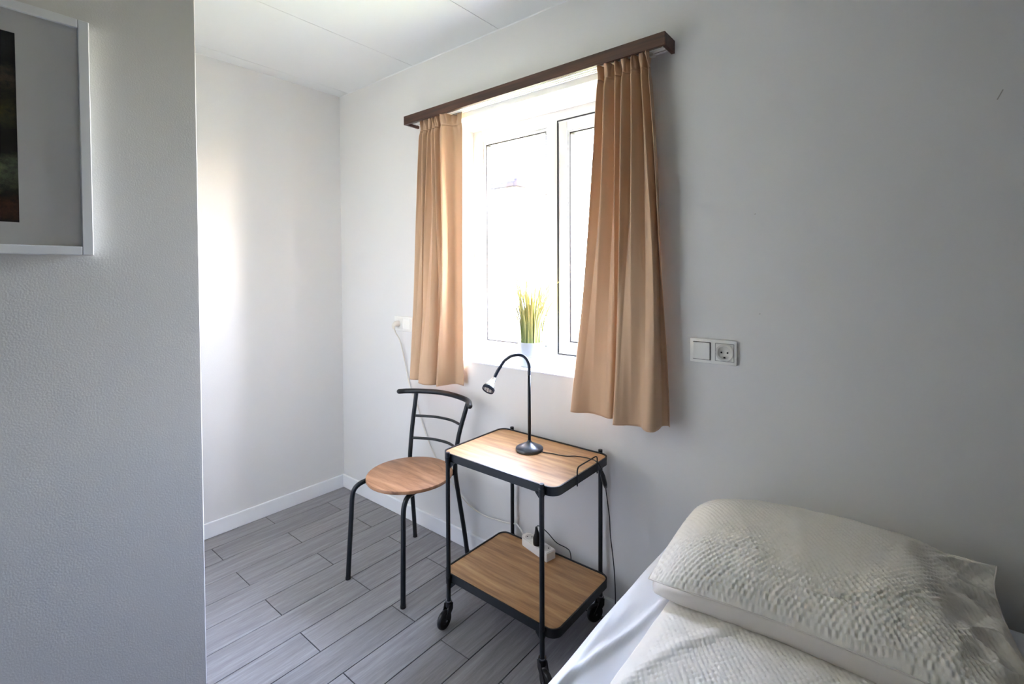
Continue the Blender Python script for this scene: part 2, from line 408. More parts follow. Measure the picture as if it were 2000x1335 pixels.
b = nb(); box(b, X1-.085, X1-.06, -.04, -.022, zt-.046, zt-.036, .001); obj('track_stop', b, sock_m, cbx)

# ------------------------------------------------------------------ curtains
def curtain(name, label, top, bot, z_top, z_bot, seed, side):
    rnd = random.Random(seed)
    top = catmull([(x, y, 0) for x, y in top], 24); bot = catmull([(x, y, 0) for x, y in bot], 24)
    def resample(pl, n):
        L = [0]
        for a, c in zip(pl, pl[1:]): L.append(L[-1]+(c-a).length)
        out = []; j = 0
        for i in range(n):
            s = L[-1]*i/(n-1)
            while j < len(L)-2 and L[j+1] < s: j += 1
            u = (s-L[j])/max(L[j+1]-L[j], 1e-9); out.append(pl[j].lerp(pl[j+1], u))
        return np.array([[p.x, p.y] for p in out])
    NC, NR = 300, 150
    A, B = resample(top, NC), resample(bot, NC)
    s = np.linspace(0, 1, NC)
    P = np.zeros((NR, NC, 3))
    ph = [rnd.uniform(0, 6.28) for _ in range(6)]
    for r in range(NR):
        t = r/(NR-1); tt = t**1.0
        wgt = 1-(1-tt)**1.35 if tt < 1 else 1
        wx_ = (1-s)*(1-(1-t)**1.3)+s*(1-(1-t)**2.3) if side < 0 else (1-s)*t**1.35+s*(1-(1-t)**1.8)
        Q = np.stack([A[:, 0]*(1-wx_)+B[:, 0]*wx_, A[:, 1]*(1-t**1.7)+B[:, 1]*t**1.7], -1)
        # gathered header: small crumpled ruffles that die out quickly
        g = math.exp(-(t/.045)**2)
        Q = Q + g*np.stack([.0035*np.sin(s*95+ph[0]+t*60), .006*np.sin(s*120+ph[1]-t*40)], -1)
        pinch = math.exp(-((t-.035)/.018)**2)
        Q[:, 1] = Q[:, 1]*(1-.25*pinch) + (-.05)*.25*pinch
        m = math.sin(PI*min(1, t*1.1))
        Q[:, 1] += +.005*m*np.sin(s*23+ph[2]+2.4*t) + .003*m*np.sin(s*41+ph[3]-3*t)
        Q[:, 0] += .003*m*np.sin(s*17+ph[4]+5*t)
        Q[:, 1] = np.minimum(Q[:, 1], -.006)
        z = z_top*(1-t) + z_bot*t
        P[r, :, :2] = Q; P[r, :, 2] = z + (.004*np.sin(s*9+ph[5]) if r == NR-1 else 0)*0
    th = thing(name, label, 'curtain', (float(B[:, 0].mean()), -.06, z_bot), group=None)
    P = P-np.array([B[:, 0].mean(), -.06, z_bot])
    k0 = int(NR*.045)
    def sheet(nm, Q):
        o = obj(nm, grid_mesh(nm, Q), curtain_m, th, smooth=True)
        md = o.modifiers.new('thickness', 'SOLIDIFY'); md.thickness = .0022; md.offset = 0
        return o
    sheet('heading_tape', P[:k0+1]); sheet('fabric', P[k0:])
    return th
def zig(xs_, a_, b_, end=None):
    out = [(x_, a_[i % len(a_)] if i % 2 else b_[i % len(b_)]) for i, x_ in enumerate(xs_)]
    return out + (end or [])
topL = zig([.845, .858, .872, .884, .900, .914, .928, .940, .954, .966, .984], (-.030, -.036, -.026), (-.080, -.074, -.083), [(1.004, -.082), (1.014, -.056), (1.026, -.030), (1.040, -.022), (1.062, -.024), (1.092, -.032)])
botL = [(.765, -.072), (.772, -.095), (.800, -.093), (.822, -.07), (.835, -.03), (.852, -.05), (.862, -.112), (.895, -.130), (.935, -.128), (.962, -.105),
        (.970, -.045), (.977, -.05), (.984, -.098), (.998, -.118), (1.004, -.094), (1.012, -.062), (1.022, -.034), (1.034, -.022), (1.056, -.024), (1.088, -.030)]
curtain('curtain', 'beige curtain panel left of the window, above the chair', topL, botL, 2.072, .788, 3, -1)
topR = zig([1.835, 1.852, 1.866, 1.888, 1.902, 1.918, 1.934, 1.955, 1.966, 1.982, 1.996, 2.010, 2.022], (-.026, -.034, -.022), (-.082, -.076, -.084))
botR = [(1.712, -.070), (1.722, -.084), (1.745, -.082), (1.785, -.055), (1.83, -.058), (1.868, -.072), (1.884, -.064), (1.888, -.02), (1.898, -.02), (1.906, -.07),
        (1.921, -.126), (1.945, -.118), (1.970, -.098), (2.005, -.089), (2.028, -.112), (2.048, -.124), (2.065, -.112), (2.066, -.07), (2.062, -.035), (2.078, -.02), (2.086, -.03)]
curtain('curtain', 'beige curtain panel right of the window, the wider one beside the light switch', topR, botR, 2.072, .79, 11, 1)

# ------------------------------------------------------------------ framed picture on the partition
def near(y, z=1.3194): return -1.6259+PS*(y+1.6259), 1.3194+PS*(z-1.3194)
(py1, pz0), pz1 = near(-1.378, 1.364), near(0, 1.888)[1]; py0 = py1-.60
pic = thing('framed_picture', 'white framed landscape photograph with wide mat on the near left wall', 'picture', (XP, (py0+py1)/2, pz0))
yc = (py0+py1)/2
def loc(bm): return xform(bm, Matrix.Translation((-XP, -yc, -pz0)))
b = nb(); fw_ = .0165; xa, xb = XP+.0005, XP+.024
box(b, xa, xb, py1-fw_, py1, pz0, pz1, .0015); box(b, xa, xb, py0, py0+fw_, pz0, pz1, .0015)
box(b, xa, xb, py0+fw_, py1-fw_, pz0, pz0+fw_, .0015); box(b, xa, xb, py0+fw_, py1-fw_, pz1-fw_, pz1, .0015)
obj('frame', loc(b), trim_m, pic)
(my1, mz0), mz1 = near(-1.494, 1.430), near(0, 1.823)[1]; my0 = py0+.095
matb = mat('mat_board', srgb(236, 234, 230), .7)
b = nb(); i0, i1, j0, j1 = py0+fw_, py1-fw_, pz0+fw_, pz1-fw_
box(b, XP+.0145, XP+.017, my1, i1, j0, j1); box(b, XP+.0145, XP+.017, i0, my0, j0, j1); box(b, XP+.0145, XP+.017, my0, my1, j0, mz0); box(b, XP+.0145, XP+.017, my0, my1, mz1, j1)
obj('mat_board', loc(b), matb, pic)
def photo_b(t, p):
    c = node(t, 'ShaderNodeTexCoord'); s_ = node(t, 'ShaderNodeSeparateXYZ'); t.links.new(c.outputs['Generated'], s_.inputs[0])
    n = node(t, 'ShaderNodeTexNoise', Scale=9.0, Detail=7.0, Roughness=.7); mp = node(t, 'ShaderNodeMapping'); mp.inputs['Scale'].default_value = (1, 2.2, 4)
    t.links.new(c.outputs['Object'], mp.inputs[0]); t.links.new(mp.outputs[0], n.inputs['Vector'])
    ad = node(t, 'ShaderNodeMath', operation='MULTIPLY_ADD'); ad.inputs[1].default_value = .16; t.links.new(n.outputs['Fac'], ad.inputs[0]); t.links.new(s_.outputs['Z'], ad.inputs[2])
    r_ = ramp(t, [(.08, srgb(40, 34, 28)), (.17, srgb(112, 70, 48)), (.25, srgb(48, 44, 30)), (.30, srgb(112, 120, 84)), (.40, srgb(134, 144, 112)), (.46, srgb(22, 24, 12)), (.55, srgb(12, 12, 8)),
                  (.66, srgb(84, 80, 34)), (.74, srgb(46, 44, 22)), (.84, srgb(98, 82, 64)), (.90, srgb(12, 11, 10)), (1.0, srgb(40, 40, 42))])
    t.links.new(ad.outputs[0], r_.inputs[0])
    n2 = node(t, 'ShaderNodeTexNoise', Scale=60.0, Detail=6.0, Roughness=.75); t.links.new(c.outputs['Object'], n2.inputs['Vector'])
    r3 = ramp(t, [(.35, (.15, .15, .15, 1)), (.7, (1.2, 1.2, 1.2, 1))]); t.links.new(n2.outputs['Fac'], r3.inputs[0])
    mx = node(t, 'ShaderNodeMix'); mx.data_type = 'RGBA'; mx.blend_type = 'MULTIPLY'; mx.inputs[0].default_value = .9
    t.links.new(r_.outputs[0], mx.inputs[6]); t.links.new(r3.outputs[0], mx.inputs[7]); t.links.new(mx.outputs[2], p.inputs['Base Color'])
b = nb(); box(b, XP+.0105, XP+.014, my0-.01, my1+.01, mz0-.01, mz1+.01); obj('photograph', loc(b), mat('landscape_print', (.1, .1, .1, 1), .5, build=photo_b), pic)
b = nb(); box(b, XP+.0180, XP+.0190, i0, i1, j0, j1); obj('glass', loc(b), pglass_m, pic)

# ------------------------------------------------------------------ wall plates
def plate(name, label, x0, z0, wd=.148, ht=.079, plug=False):
    th = thing(name, label, 'socket', (x0+wd/2, 0, z0))
    def L(bm): return xform(bm, Matrix.Translation((-(x0+wd/2), 0, -z0)))
    b = nb(); box(b, x0, x0+wd, -.010, -.0005, z0, z0+ht, .0025); obj('cover_plate', L(b), white_pl, th, autosmooth=40)
    return th, L
g = .055
th, L = plate('wall_switch', 'white light switch and socket plate to the right of the window', 2.148, 1.021)
b = nb(); box(b, 2.148+.0105, 2.148+.0675, -.0104, -.0102, 1.031, 1.090); obj('switch_gap', L(b), hole_m, th)
b = nb(); box(b, 2.148+.012, 2.148+.066, -.015, -.0104, 1.033, 1.0885, .0015); xform(b, Matrix.Translation((0, -.001, 0))); obj('rocker', L(b), white_pl, th)
def schuko(th, L, cx, cz, yf=-.0102):
    b = nb(); frame_ring(b, cx-.029, cx+.029, cz-.029, cz+.029, .0012, yf-.0006, yf, 0); obj('socket_gap', L(b), mat('gap_grey', srgb(120, 120, 116), .6), th)
    b = nb(); lathe(b, [(.0275, yf-.0028), (.0215, yf-.0030), (.0195, yf-.0022), (.0190, yf-.0004), (0, yf-.0004)], (cx, 0, cz), (0, 1, 0), 36)
    for sx in (-1, 1):
        for sz in (-1, 1): pass
    obj('socket_well', L(b), sock_m, th, smooth=True)
    b = nb(); cyl(b, (cx-.0095, yf-.0012, cz), (cx-.0095, yf-.0004, cz), .0028); cyl(b, (cx+.0095, yf-.0012, cz), (cx+.0095, yf-.0004, cz), .0028)
    box(b, cx-.003, cx+.003, yf-.0016, yf-.0004, cz-.0185, cz-.0135); obj('contact_hole', L(b), hole_m, th)
schuko(th, L, 2.148+.111, 1.0605)
th, L = plate('wall_socket', 'white double socket plate in the corner left of the curtain', .535, 1.010)
b = nb(); box(b, .535+.079, .535+.137, -.012, -.0102, 1.021, 1.079, .001); obj('socket_insert', L(b), white_pl, th)
b = nb(); box(b, .535+.011, .535+.069, -.012, -.0102, 1.021, 1.079, .001); obj('socket_insert', L(b), white_pl, th)

# ------------------------------------------------------------------ trolley
TX, TY, TPW, TW, TD = 1.6015, -.2187, .4337, .5275, .3612
ZT, ZR, ZB = .652, .6443, .1885
tr_ = thing('side_trolley', 'two-tier trolley table with oak tops and black metal frame on castors', 'trolley', (TX, TY, 0))
def tray(nm, z):
    b = nb(); ring_prism(b, TW, TD, .036, .005, z-.029, z, 8)
    ring_prism(b, TW-.008, TD-.008, .033, .020, z-.029, z-.026, 8)
    t_ = obj(nm, b, metal_m, tr_, autosmooth=40)
    b = nb(); prism(b, rrect(TW-.0105, TD-.0105, .031, 8), z-.012, z-.004); obj('wood_panel', b, oak_m, t_)
    return t_
tray('top_tray', ZR); tray('bottom_tray', ZB)
trail = {(-1, -1): (.10, -.99), (1, -1): (.80, -.35), (1, 1): (-.45, -.90), (-1, 1): (-.6, -.8)}
for sx in (-1, 1):
    for sy in (-1, 1):
        px_, py_ = sx*TPW/2, sy*(TD/2+.008)
        b = nb(); cyl(b, (px_, py_, .094), (px_, py_, ZT-.001), .0082, 20); lathe(b, [(.0082, 0), (.0074, .001), (0, .001)], (px_, py_, ZT-.001), seg=20)
        post = obj('post', b, metal_m, tr_, autosmooth=40)
        for zz in (ZR, ZB):                 # gusset and sleeve under each tray beside the post
            b = nb(); s_ = -sx; yy0, yy1 = (py_-sy*.011, py_-sy*.004)
            cyl(b, (px_, py_, zz-.030), (px_, py_, zz-.008), .0098, 20)
            q0, q1, q2 = (0, zz-.028), (s_*.030, zz-.028), (0, zz-.058)
            A = [b.verts.new((px_+q[0], yy0, q[1])) for q in (q0, q1, q2)]; B_ = [b.verts.new((px_+q[0], yy1, q[1])) for q in (q0, q1, q2)]
            b.faces.new(A); b.faces.new(B_[::-1])
            for i in range(3): b.faces.new((A[i], A[(i+1) % 3], B_[(i+1) % 3], B_[i]))
            obj('bracket', b, metal_m, tr_, autosmooth=40)
        # castor
        tx, ty = trail[(sx, sy)]; l = math.hypot(tx, ty); tx, ty = tx/l, ty/l; nx, ny = -ty, tx
        wc = Vector((px_+tx*.026, py_+ty*.026, .0335))
        c_ = bpy.data.objects.new('castor', None); COL.objects.link(c_); c_.parent = tr_; c_.location = (px_, py_, 0); c_.empty_display_size = .02
        off = Vector((px_, py_, 0)); wc = wc-off
        b = nb(); cyl(b, (0, 0, .088), (0, 0, .0945), .0115, 20); obj('collar', b, chrome_m, c_, autosmooth=40)
        b = nb(); cyl(b, (0, 0, .070), (0, 0, .0895), .0128, 20)
        for s_ in (-1, 1):
            n_ = Vector((nx, ny, 0))*s_*.0125; T_ = Vector((tx, ty, 0))
            pts = [T_*-.010+Vector((0, 0, .084)), T_*.012+Vector((0, 0, .084)), T_*.017+Vector((0, 0, .066)), T_*.037+Vector((0, 0, .036)), T_*.028+Vector((0, 0, .026)), T_*.018+Vector((0, 0, .030)), T_*-.009+Vector((0, 0, .060))]
            A = [b.verts.new(q+n_) for q in pts]; B_ = [b.verts.new(q+n_*.78) for q in pts]
            b.faces.new(A); b.faces.new(B_[::-1])
            for i in range(len(pts)): b.faces.new((A[i], A[(i+1) % 7], B_[(i+1) % 7], B_[i]))
        obj('fork', b, plastic_m, c_, autosmooth=40)
        b = nb(); ax = (nx, ny, 0)
        lathe(b, [(0, -.006), (.012, -.006), (.013, -.0085), (.030, -.0085), (.033, -.005), (.0335, 0), (.033, .005), (.030, .0085), (.013, .0085), (.012, .006), (0, .006)], wc, ax, 32)
        obj('wheel', b, plastic_m, c_, autosmooth=40)
        b = nb(); a_ = Vector(ax); cyl(b, wc-a_*.0135, wc+a_*.0135, .0036, 14); obj('axle', b, chrome_m, c_, autosmooth=40)
# wire handle clipped over the right rim
b = nb(); hx = 1.869-TX
tube(b, catmull([(hx, -.276-TY, .612), (hx, -.276-TY, .640), (hx, -.276-TY, .662), (hx, -.272-TY, .671), (hx, -.262-TY, .675), (hx, -.21-TY, .675), (hx, -.160-TY, .675), (hx, -.148-TY, .671), (hx, -.144-TY, .662), (hx, -.144-TY, .640), (hx, -.144-TY, .612)], 5), .0024, 10)
obj('wire_handle', b, metal_m, tr_, smooth=True)

# ------------------------------------------------------------------ desk lamp
ZW = ZR-.004; LX, LY = 1.592, -.176
lamp = thing('desk_lamp', 'black gooseneck desk lamp with silver head on the trolley top', 'lamp', (LX, LY, ZW))
b = nb(); lathe(b, [(0, 0), (.050, 0), (.0525, .002), (.0525, .009), (.051, .0115), (.030, .022), (.012, .031), (.0075, .036), (.0068, .040), (0, .040)], seg=56)
obj('base', b, mat('black_base_sky_tint', srgb(24, 36, 52), .3, spec=1), lamp, autosmooth=50)  # black base, with the sky's blue reflection put into its colour
neck = [(1.592, -.176, .672), (1.592, -.176, .80), (1.592, -.176, .93), (1.5915, -.1765, .968), (1.582, -.182, .993), (1.562, -.190, 1.005), (1.531, -.205, 1.001), (1.505, -.220, .981), (1.488, -.237, .945), (1.478, -.249, .915)]
nk = [Vector(q)-Vector((LX, LY, ZW)) for q in neck]
b = nb(); tube(b, nk[:3], .0061, 16); obj('pole', b, metal_m, lamp, smooth=True)
b = nb(); tube(b, catmull(nk[2:-2], 10) , .0061, 16); goose = obj('gooseneck', b, mat('satin_rubber_sky_sheen', srgb(40, 48, 62), .3), lamp, smooth=True)  # neck colour lightened to blue-grey to paint in the reflected sky
b = nb(); tube(b, catmull(nk[-3:], 6), .0064, 16); obj('sleeve', b, mat('blue_black', srgb(36, 46, 66), .3), lamp, smooth=True)
ha = Vector((1.478, -.249, .915))-Vector((LX, LY, ZW)); hd = (Vector((.08, -.74, -.67))).normalized()
b = nb(); lathe(b, [(0, -.002), (.0075, -.002), (.0085, .004), (.012, .018), (.0165, .032), (.0225, .043), (.0225, .046)], ha, hd, 36)
head = obj('lamp_head', b, chrome_m, lamp, autosmooth=50)
b = nb(); lathe(b, [(.0225, .0455), (.0245, .047), (.0245, .056), (.0235, .058), (.0205, .058), (.0195, .0535)], ha, hd, 36); obj('bezel', b, mat('bezel', srgb(40, 48, 62), .3), head, autosmooth=40)
b = nb(); lathe(b, [(.0198, .0545), (0, .0530)], ha, hd, 36); obj('lens', b, mat('lens_grey', srgb(150, 148, 146), .25), head)
b = nb()
nn = hd.orthogonal().normalized(); bbv = hd.cross(nn)
for i in range(7):
    a = i*PI/3; rr_ = 0 if i == 6 else .0115
    c0 = ha + nn*rr_*math.cos(a)+bbv*rr_*math.sin(a); lathe(b, [(.0042, .0545), (.0036, .0572), (0, .0580)], c0, hd, 12)
obj('diode', b, mat('led_lens', srgb(205, 203, 200), .15), head, smooth=True)
# inline switch + cord of the lamp
b = nb(); cpts = [(1.6425, -.170, ZW+.006), (1.655, -.167, ZW+.003), (1.684, -.157, ZW+.0025), (1.738, -.146, ZW+.0025), (1.767, -.126, ZW+.003), (1.805, -.117, ZW+.004), (1.840, -.125, ZW+.008), (1.862, -.140, ZW+.011), (1.876, -.139, ZW), (1.880, -.128, .615)]
cp2 = [(1.880, -.104, .555), (1.880, -.086, .48), (1.880, -.074, .43), (1.881, -.068, .36), (1.884, -.048, .24), (1.884, -.036, .13), (1.882, -.034, .06), (1.876, -.034, .015), (1.86, -.030, .0035), (1.80, -.026, .003), (1.72, -.022, .003), (1.69, -.020, .02),
       (1.684, -.020, .08), (1.682, -.022, .16), (1.680, -.026, .205), (1.676, -.048, .232), (1.655, -.085, .262), (1.622, -.095, .292), (1.595, -.098, .306), (1.575, -.100, .309), (1.567, -.100, .298)]
off = Vector((LX, LY, ZW))
tube(b, [q-off for q in catmull(cpts, 6)], .0019, 8); tube(b, [q-off for q in catmull(cp2, 6)], .0019, 8); obj('cord', b, plastic_m, lamp, smooth=True)
b = nb(); tube(b, [Vector(q)-off for q in ((1.880, -.130, .618), (1.880, -.124, .600), (1.880, -.108, .565), (1.880, -.102, .550))], [.004, .0085, .0085, .006], 12); obj('cord_switch', b, plastic_m, lamp, smooth=True)
b = nb(); pl0 = Vector((1.566, -.092, .2275))-off
tube(b, [pl0, pl0+Vector((0, 0, .005)), pl0+Vector((0, -.001, .030)), pl0+Vector((.001, -.004, .046)), pl0+Vector((.001, -.007, .062)), pl0+Vector((.001, -.008, .074))], [.0165, .0175, .0165, .010, .0062, .0045], 20)
obj('plug', b, plastic_m, lamp, autosmooth=50)

# ------------------------------------------------------------------ power strip
ang = math.atan2(-.036, .153)
ps = thing('power_strip', 'white power strip on the lower trolley shelf', 'power strip', (1.550, -.072, ZB-.004), ang)
b = nb(); SL, SW, SH = .170, .050, .038
poly = [(-SL/2, -.012), (-SL/2+.018, -SW/2), (SL/2, -SW/2), (SL/2, SW/2), (-SL/2+.018, SW/2), (-SL/2, .012)]
prism(b, poly, .0005, SH); bmesh.ops.bevel(b, geom=list(b.edges), offset=.003, segments=2, affect='EDGES')
obj('housing', b, white_pl, ps, autosmooth=40)
for sx in (-.048, .004, .056):
    b = nb(); lathe(b, [(.0195, SH+.0006), (.0185, SH+.0009), (.0175, SH+.0003), (0, SH+.0003)], (sx, 0, 0), seg=32); so = obj('socket', b, sock_m, ps, autosmooth=40)
    b = nb()
    for s_ in (-1, 1): cyl(b, (sx+s_*.0067, s_*.0067, SH+.0003), (sx+s_*.0067, s_*.0067, SH+.0008), .0028, 12)
    obj('contact_hole', b, hole_m, so)
# its white cord up to the wall socket
b = nb(); m_inv = (Matrix.Translation((1.550, -.072, ZB-.004)) @ Matrix.Rotation(ang, 4, 'Z')).inverted()
wc = [(.578, -.042, 1.024), (.582, -.036, 1.000), (.592, -.020, .965), (.604, -.014, .92), (.624, -.011, .848), (.668, -.011, .716), (.728, -.011, .623), (.793, -.011, .49), (.878, -.012, .375), (.957, -.018, .315),
      (1.045, -.020, .258), (1.108, -.022, .223), (1.205, -.024, .205), (1.30, -.026, .212), (1.37, -.028, .222), (1.405, -.030, .232), (1.437, -.040, .226), (1.468, -.052, .206)]
tube(b, [m_inv @ Vector(q) for q in catmull(wc, 8)], .0032, 10); obj('cord', b, cord_w, ps, smooth=True)
b = nb(); tube(b, [m_inv @ Vector(q) for q in ((.574, -.0125, 1.050), (.574, -.030, 1.050), (.574, -.040, 1.047), (.5745, -.046, 1.036), (.577, -.044, 1.024))], [.0165, .0155, .011, .009, .006], 18); obj('plug', b, cord_w, ps, autosmooth=60)

# ------------------------------------------------------------------ chair
ch = thing('dining_chair', 'black metal tube chair with round oak seat beside the trolley', 'chair', (.99, -.28, 0))
CO = Vector((.99, -.28, 0))
def CP(pts): return [Vector(q)-CO for q in pts]
b = nb(); prof = [(0, -.016), (.180, -.016), (.1845, -.0145), (.186, -.012), (.186, -.004), (.1845, -.001), (.182, 0), (0, 0)]
lathe(b, prof, Vector((1.022, -.297, .446))-CO, seg=72)
seat = obj('seat', b, seat_m, ch, autosmooth=40)
RT = .0102
fl = [(.844, -.494, .0), (.853, -.492, .12), (.866, -.489, .28), (.873, -.488, .36), (.877, -.480, .395), (.882, -.458, .413), (.885, -.42, .418), (.882, -.32, .418), (.868, -.22, .417), (.852, -.168, .416)]
fr = [(1.176, -.458, .0), (1.170, -.452, .12), (1.158, -.440, .28), (1.152, -.434, .36), (1.149, -.424, .395), (1.144, -.403, .413), (1.138, -.36, .418), (1.128, -.28, .418), (1.117, -.19, .417), (1.112, -.132, .416)]
def leg(pts, tip=True):
    b = nb(); tube(b, CP(pts), RT, 16); l = obj('front_leg', b, metal_m, ch, smooth=False, autosmooth=50)
    b = nb(); p0 = Vector(pts[0])-CO; cyl(b, p0+Vector((0, 0, .0003)), p0+Vector((0, 0, .010)), RT+.0012, 16); obj('foot_cap', b, plastic_m, l, autosmooth=50)
leg(catmull(fl, 5)); leg(catmull(fr, 5))
rl = [(.805, -.097, 0), (.815, -.112, .12), (.832, -.140, .30), (.841, -.153, .39), (.8435, -.155, .43), (.8445, -.153, .47), (.847, -.142, .58), (.852, -.120, .735)]
rr_ = [(1.130, -.052, 0), (1.126, -.068, .12), (1.120, -.098, .30), (1.117, -.112, .39), (1.1165, -.114, .43), (1.118, -.113, .47), (1.130, -.104, .58), (1.165, -.080, .731)]
for pts in (rl, rr_):
    b = nb(); tube(b, CP(catmull(pts, 6)), RT, 16); l = obj('rear_leg', b, metal_m, ch, autosmooth=50)
    b = nb(); p0 = Vector(pts[0])-CO; cyl(b, p0+Vector((0, 0, .0003)), p0+Vector((0, 0, .010)), RT+.0012, 16); obj('foot_cap', b, plastic_m, l, autosmooth=50)
b = nb(); top = [(.757, -.150, .735), (.785, -.120, .736), (.852, -.083, .738), (.935, -.052, .739), (1.03, -.046, .739), (1.12, -.058, .737), (1.172, -.080, .736), (1.222, -.125, .735)]
tube(b, CP(catmull(top, 7)), .0122, 18, round_end=True); obj('top_rail', b, metal_m, ch, autosmooth=60)
for z, xl, yl, xr, yr in ((.628, .848, -.135, 1.141, -.098), (.522, .845, -.149, 1.122, -.110)):
    mid = ((xl+xr)/2-.004, (yl+yr)/2+.040, z)
    b = nb(); tube(b, CP(catmull([(xl, yl, z), (xl*.72+xr*.28, yl*.72+yr*.28+.033, z), mid, (xl*.28+xr*.72, yl*.28+yr*.72+.033, z), (xr, yr, z)], 6)), .0062, 12); obj('back_rail', b, metal_m, ch, smooth=True)
b = nb(); tube(b, CP([(.880, -.36, .418), (1.138, -.34, .418)]), .008, 12); obj('seat_stretcher', b, metal_m, ch, autosmooth=50)
b = nb(); tube(b, CP([(.856, -.19, .418), (1.117, -.165, .418)]), .008, 12); obj('seat_stretcher', b, metal_m, ch, autosmooth=50)
for q in ((.862, -.170, .420), (1.105, -.136, .420)):
    b = nb(); c = Vector(q)-CO; box(b, c.x-.016, c.x+.016, c.y-.012, c.y+.012, c.z-.018, c.z+.009, .004); obj('seat_bracket', b, metal_m, ch, autosmooth=40)

# ------------------------------------------------------------------ potted grass on the sill
pot = thing('potted_grass', 'artificial green grass in a pale ribbed pot on the window sill', 'plant', (1.405, .085, WZ0+.0072))
b = nb(); lathe(b, [(0, 0), (.050, 0), (.0535, .003), (.0535, .006), (.0570, .040), (.0578, .046), (.0568, .0475), (.0580, .049), (.0605, .104), (.0605, .1085), (.0575, .1085), (.0565, .096), (0, .094)], seg=56)
obj('pot', b, mat('pale_ceramic', srgb(178, 188, 196), .45), pot, autosmooth=40)
rnd = random.Random(5)
def blade_b(t, p):
    oi = node(t, 'ShaderNodeObjectInfo'); c = node(t, 'ShaderNodeTexCoord'); s_ = node(t, 'ShaderNodeSeparateXYZ'); t.links.new(c.outputs['Generated'], s_.inputs[0])
    r_ = ramp(t, [(0, srgb(84, 112, 66)), (.40, srgb(134, 146, 84)), (.75, srgb(188, 182, 112)), (1, srgb(176, 152, 98))])
    mm = node(t, 'ShaderNodeMath', operation='MULTIPLY_ADD'); mm.inputs[1].default_value = .5; t.links.new(oi.outputs['Random'], mm.inputs[0]); 
    m3 = node(t, 'ShaderNodeMath', operation='MULTIPLY'); m3.inputs[1].default_value = .7; t.links.new(s_.outputs['Z'], m3.inputs[0]); t.links.new(m3.outputs[0], mm.inputs[2])
    t.links.new(mm.outputs[0], r_.inputs[0]); t.links.new(r_.outputs[0], p.inputs['Base Color'])
blade_m = mat('grass_blade', (.2, .3, .1, 1), .5, build=blade_b)
for i in range(190):
    a = rnd.uniform(0, 2*PI); r0 = .048*math.sqrt(rnd.random()); h = rnd.choice([rnd.uniform(.15, .25), rnd.uniform(.21, .33), rnd.uniform(.27, .38)])
    out = rnd.uniform(.02, .22)*h*(1+r0*18) * (1 if rnd.random() < .85 else 1.7)
    dv = Vector((math.cos(a), math.sin(a)*.6, 0)); p0 = Vector((math.cos(a)*r0, math.sin(a)*r0, .090))
    wv = Vector((-math.sin(a+rnd.uniform(-1, 1)), math.cos(a+rnd.uniform(-1, 1)), 0)).normalized(); w0 = rnd.uniform(.0020, .0036)
    b = nb(); rows = []
    for k in range(8):
        u = k/7; c = p0 + dv*out*u**2.4 + Vector((0, 0, h*(u-.12*u**3*(out/h)*2))); ww = w0*(1-u**4)+.0003
        rows.append((b.verts.new(c-wv*ww), b.verts.new(c+Vector((dv.x, dv.y, 0))*ww*.5), b.verts.new(c+wv*ww)))
    for A, B_ in zip(rows, rows[1:]):
        b.faces.new((A[0], A[1], B_[1], B_[0])); b.faces.new((A[1], A[2], B_[2], B_[1]))
    obj('grass_blade', b, blade_m, pot, smooth=True)
for (dx, dy, h, bend) in ((-.085, 0, .175, .1), (.115, .01, .235, .04), (.095, -.01, .25, .03), (-.07, .02, .285, .02), (-.045, .0, .24, .02)):
    b = nb(); rows = []
    for k in range(10):
        u = k/9; c = Vector((dx*(.25*u+.75*u**2.2), dy*u, .09+h*(u-.10*u**3))); ww = .0034*(1-u**4)+.0003
        rows.append((b.verts.new(c+Vector((-ww, 0, 0))), b.verts.new(c+Vector((0, -ww*.5, 0))), b.verts.new(c+Vector((ww, 0, 0)))))
    for A, B_ in zip(rows, rows[1:]):
        b.faces.new((A[0], A[1], B_[1], B_[0])); b.faces.new((A[1], A[2], B_[2], B_[1]))
    obj('grass_blade', b, blade_m, pot, smooth=True)

# ------------------------------------------------------------------ bed
BX0, BX1, BY0, BY1, BZ = 2.135, 3.10, -2.05, -.035, .492
bed = thing('bed', 'single bed with white mattress along the right side of the room', 'bed', ((BX0+BX1)/2, (BY0+BY1)/2, 0))
bo = Vector(((BX0+BX1)/2, (BY0+BY1)/2, 0))
bw = mat('bed_base_fabric', srgb(120, 118, 116), .8)
b = nb(); box(b, BX0+.02-bo.x, BX1-.02-bo.x, BY0+.02-bo.y, BY1-.01-bo.y, .12, .28, .01); obj('bed_base', b, bw, bed)
b = nb(); box(b, BX0+.02-bo.x, BX1-.02-bo.x, BY0+.02-bo.y, BY1-.012-bo.y, .2805, BZ-.008, .035, 4); obj('mattress', b, sheet_m, bed, autosmooth=50)
for sx in (-1, 1):
    for sy in (-1, 1):
        b = nb(); cx_, cy_ = sx*((BX1-BX0)/2-.08), sy*((BY1-BY0)/2-.08); cyl(b, (cx_, cy_, .0003), (cx_, cy_, .12), .022); obj('leg', b, metal_m, bed, autosmooth=40)

def nz(x, y, s, seed=0): return noise.noise(Vector((x*s+seed, y*s-seed, seed*.7)))
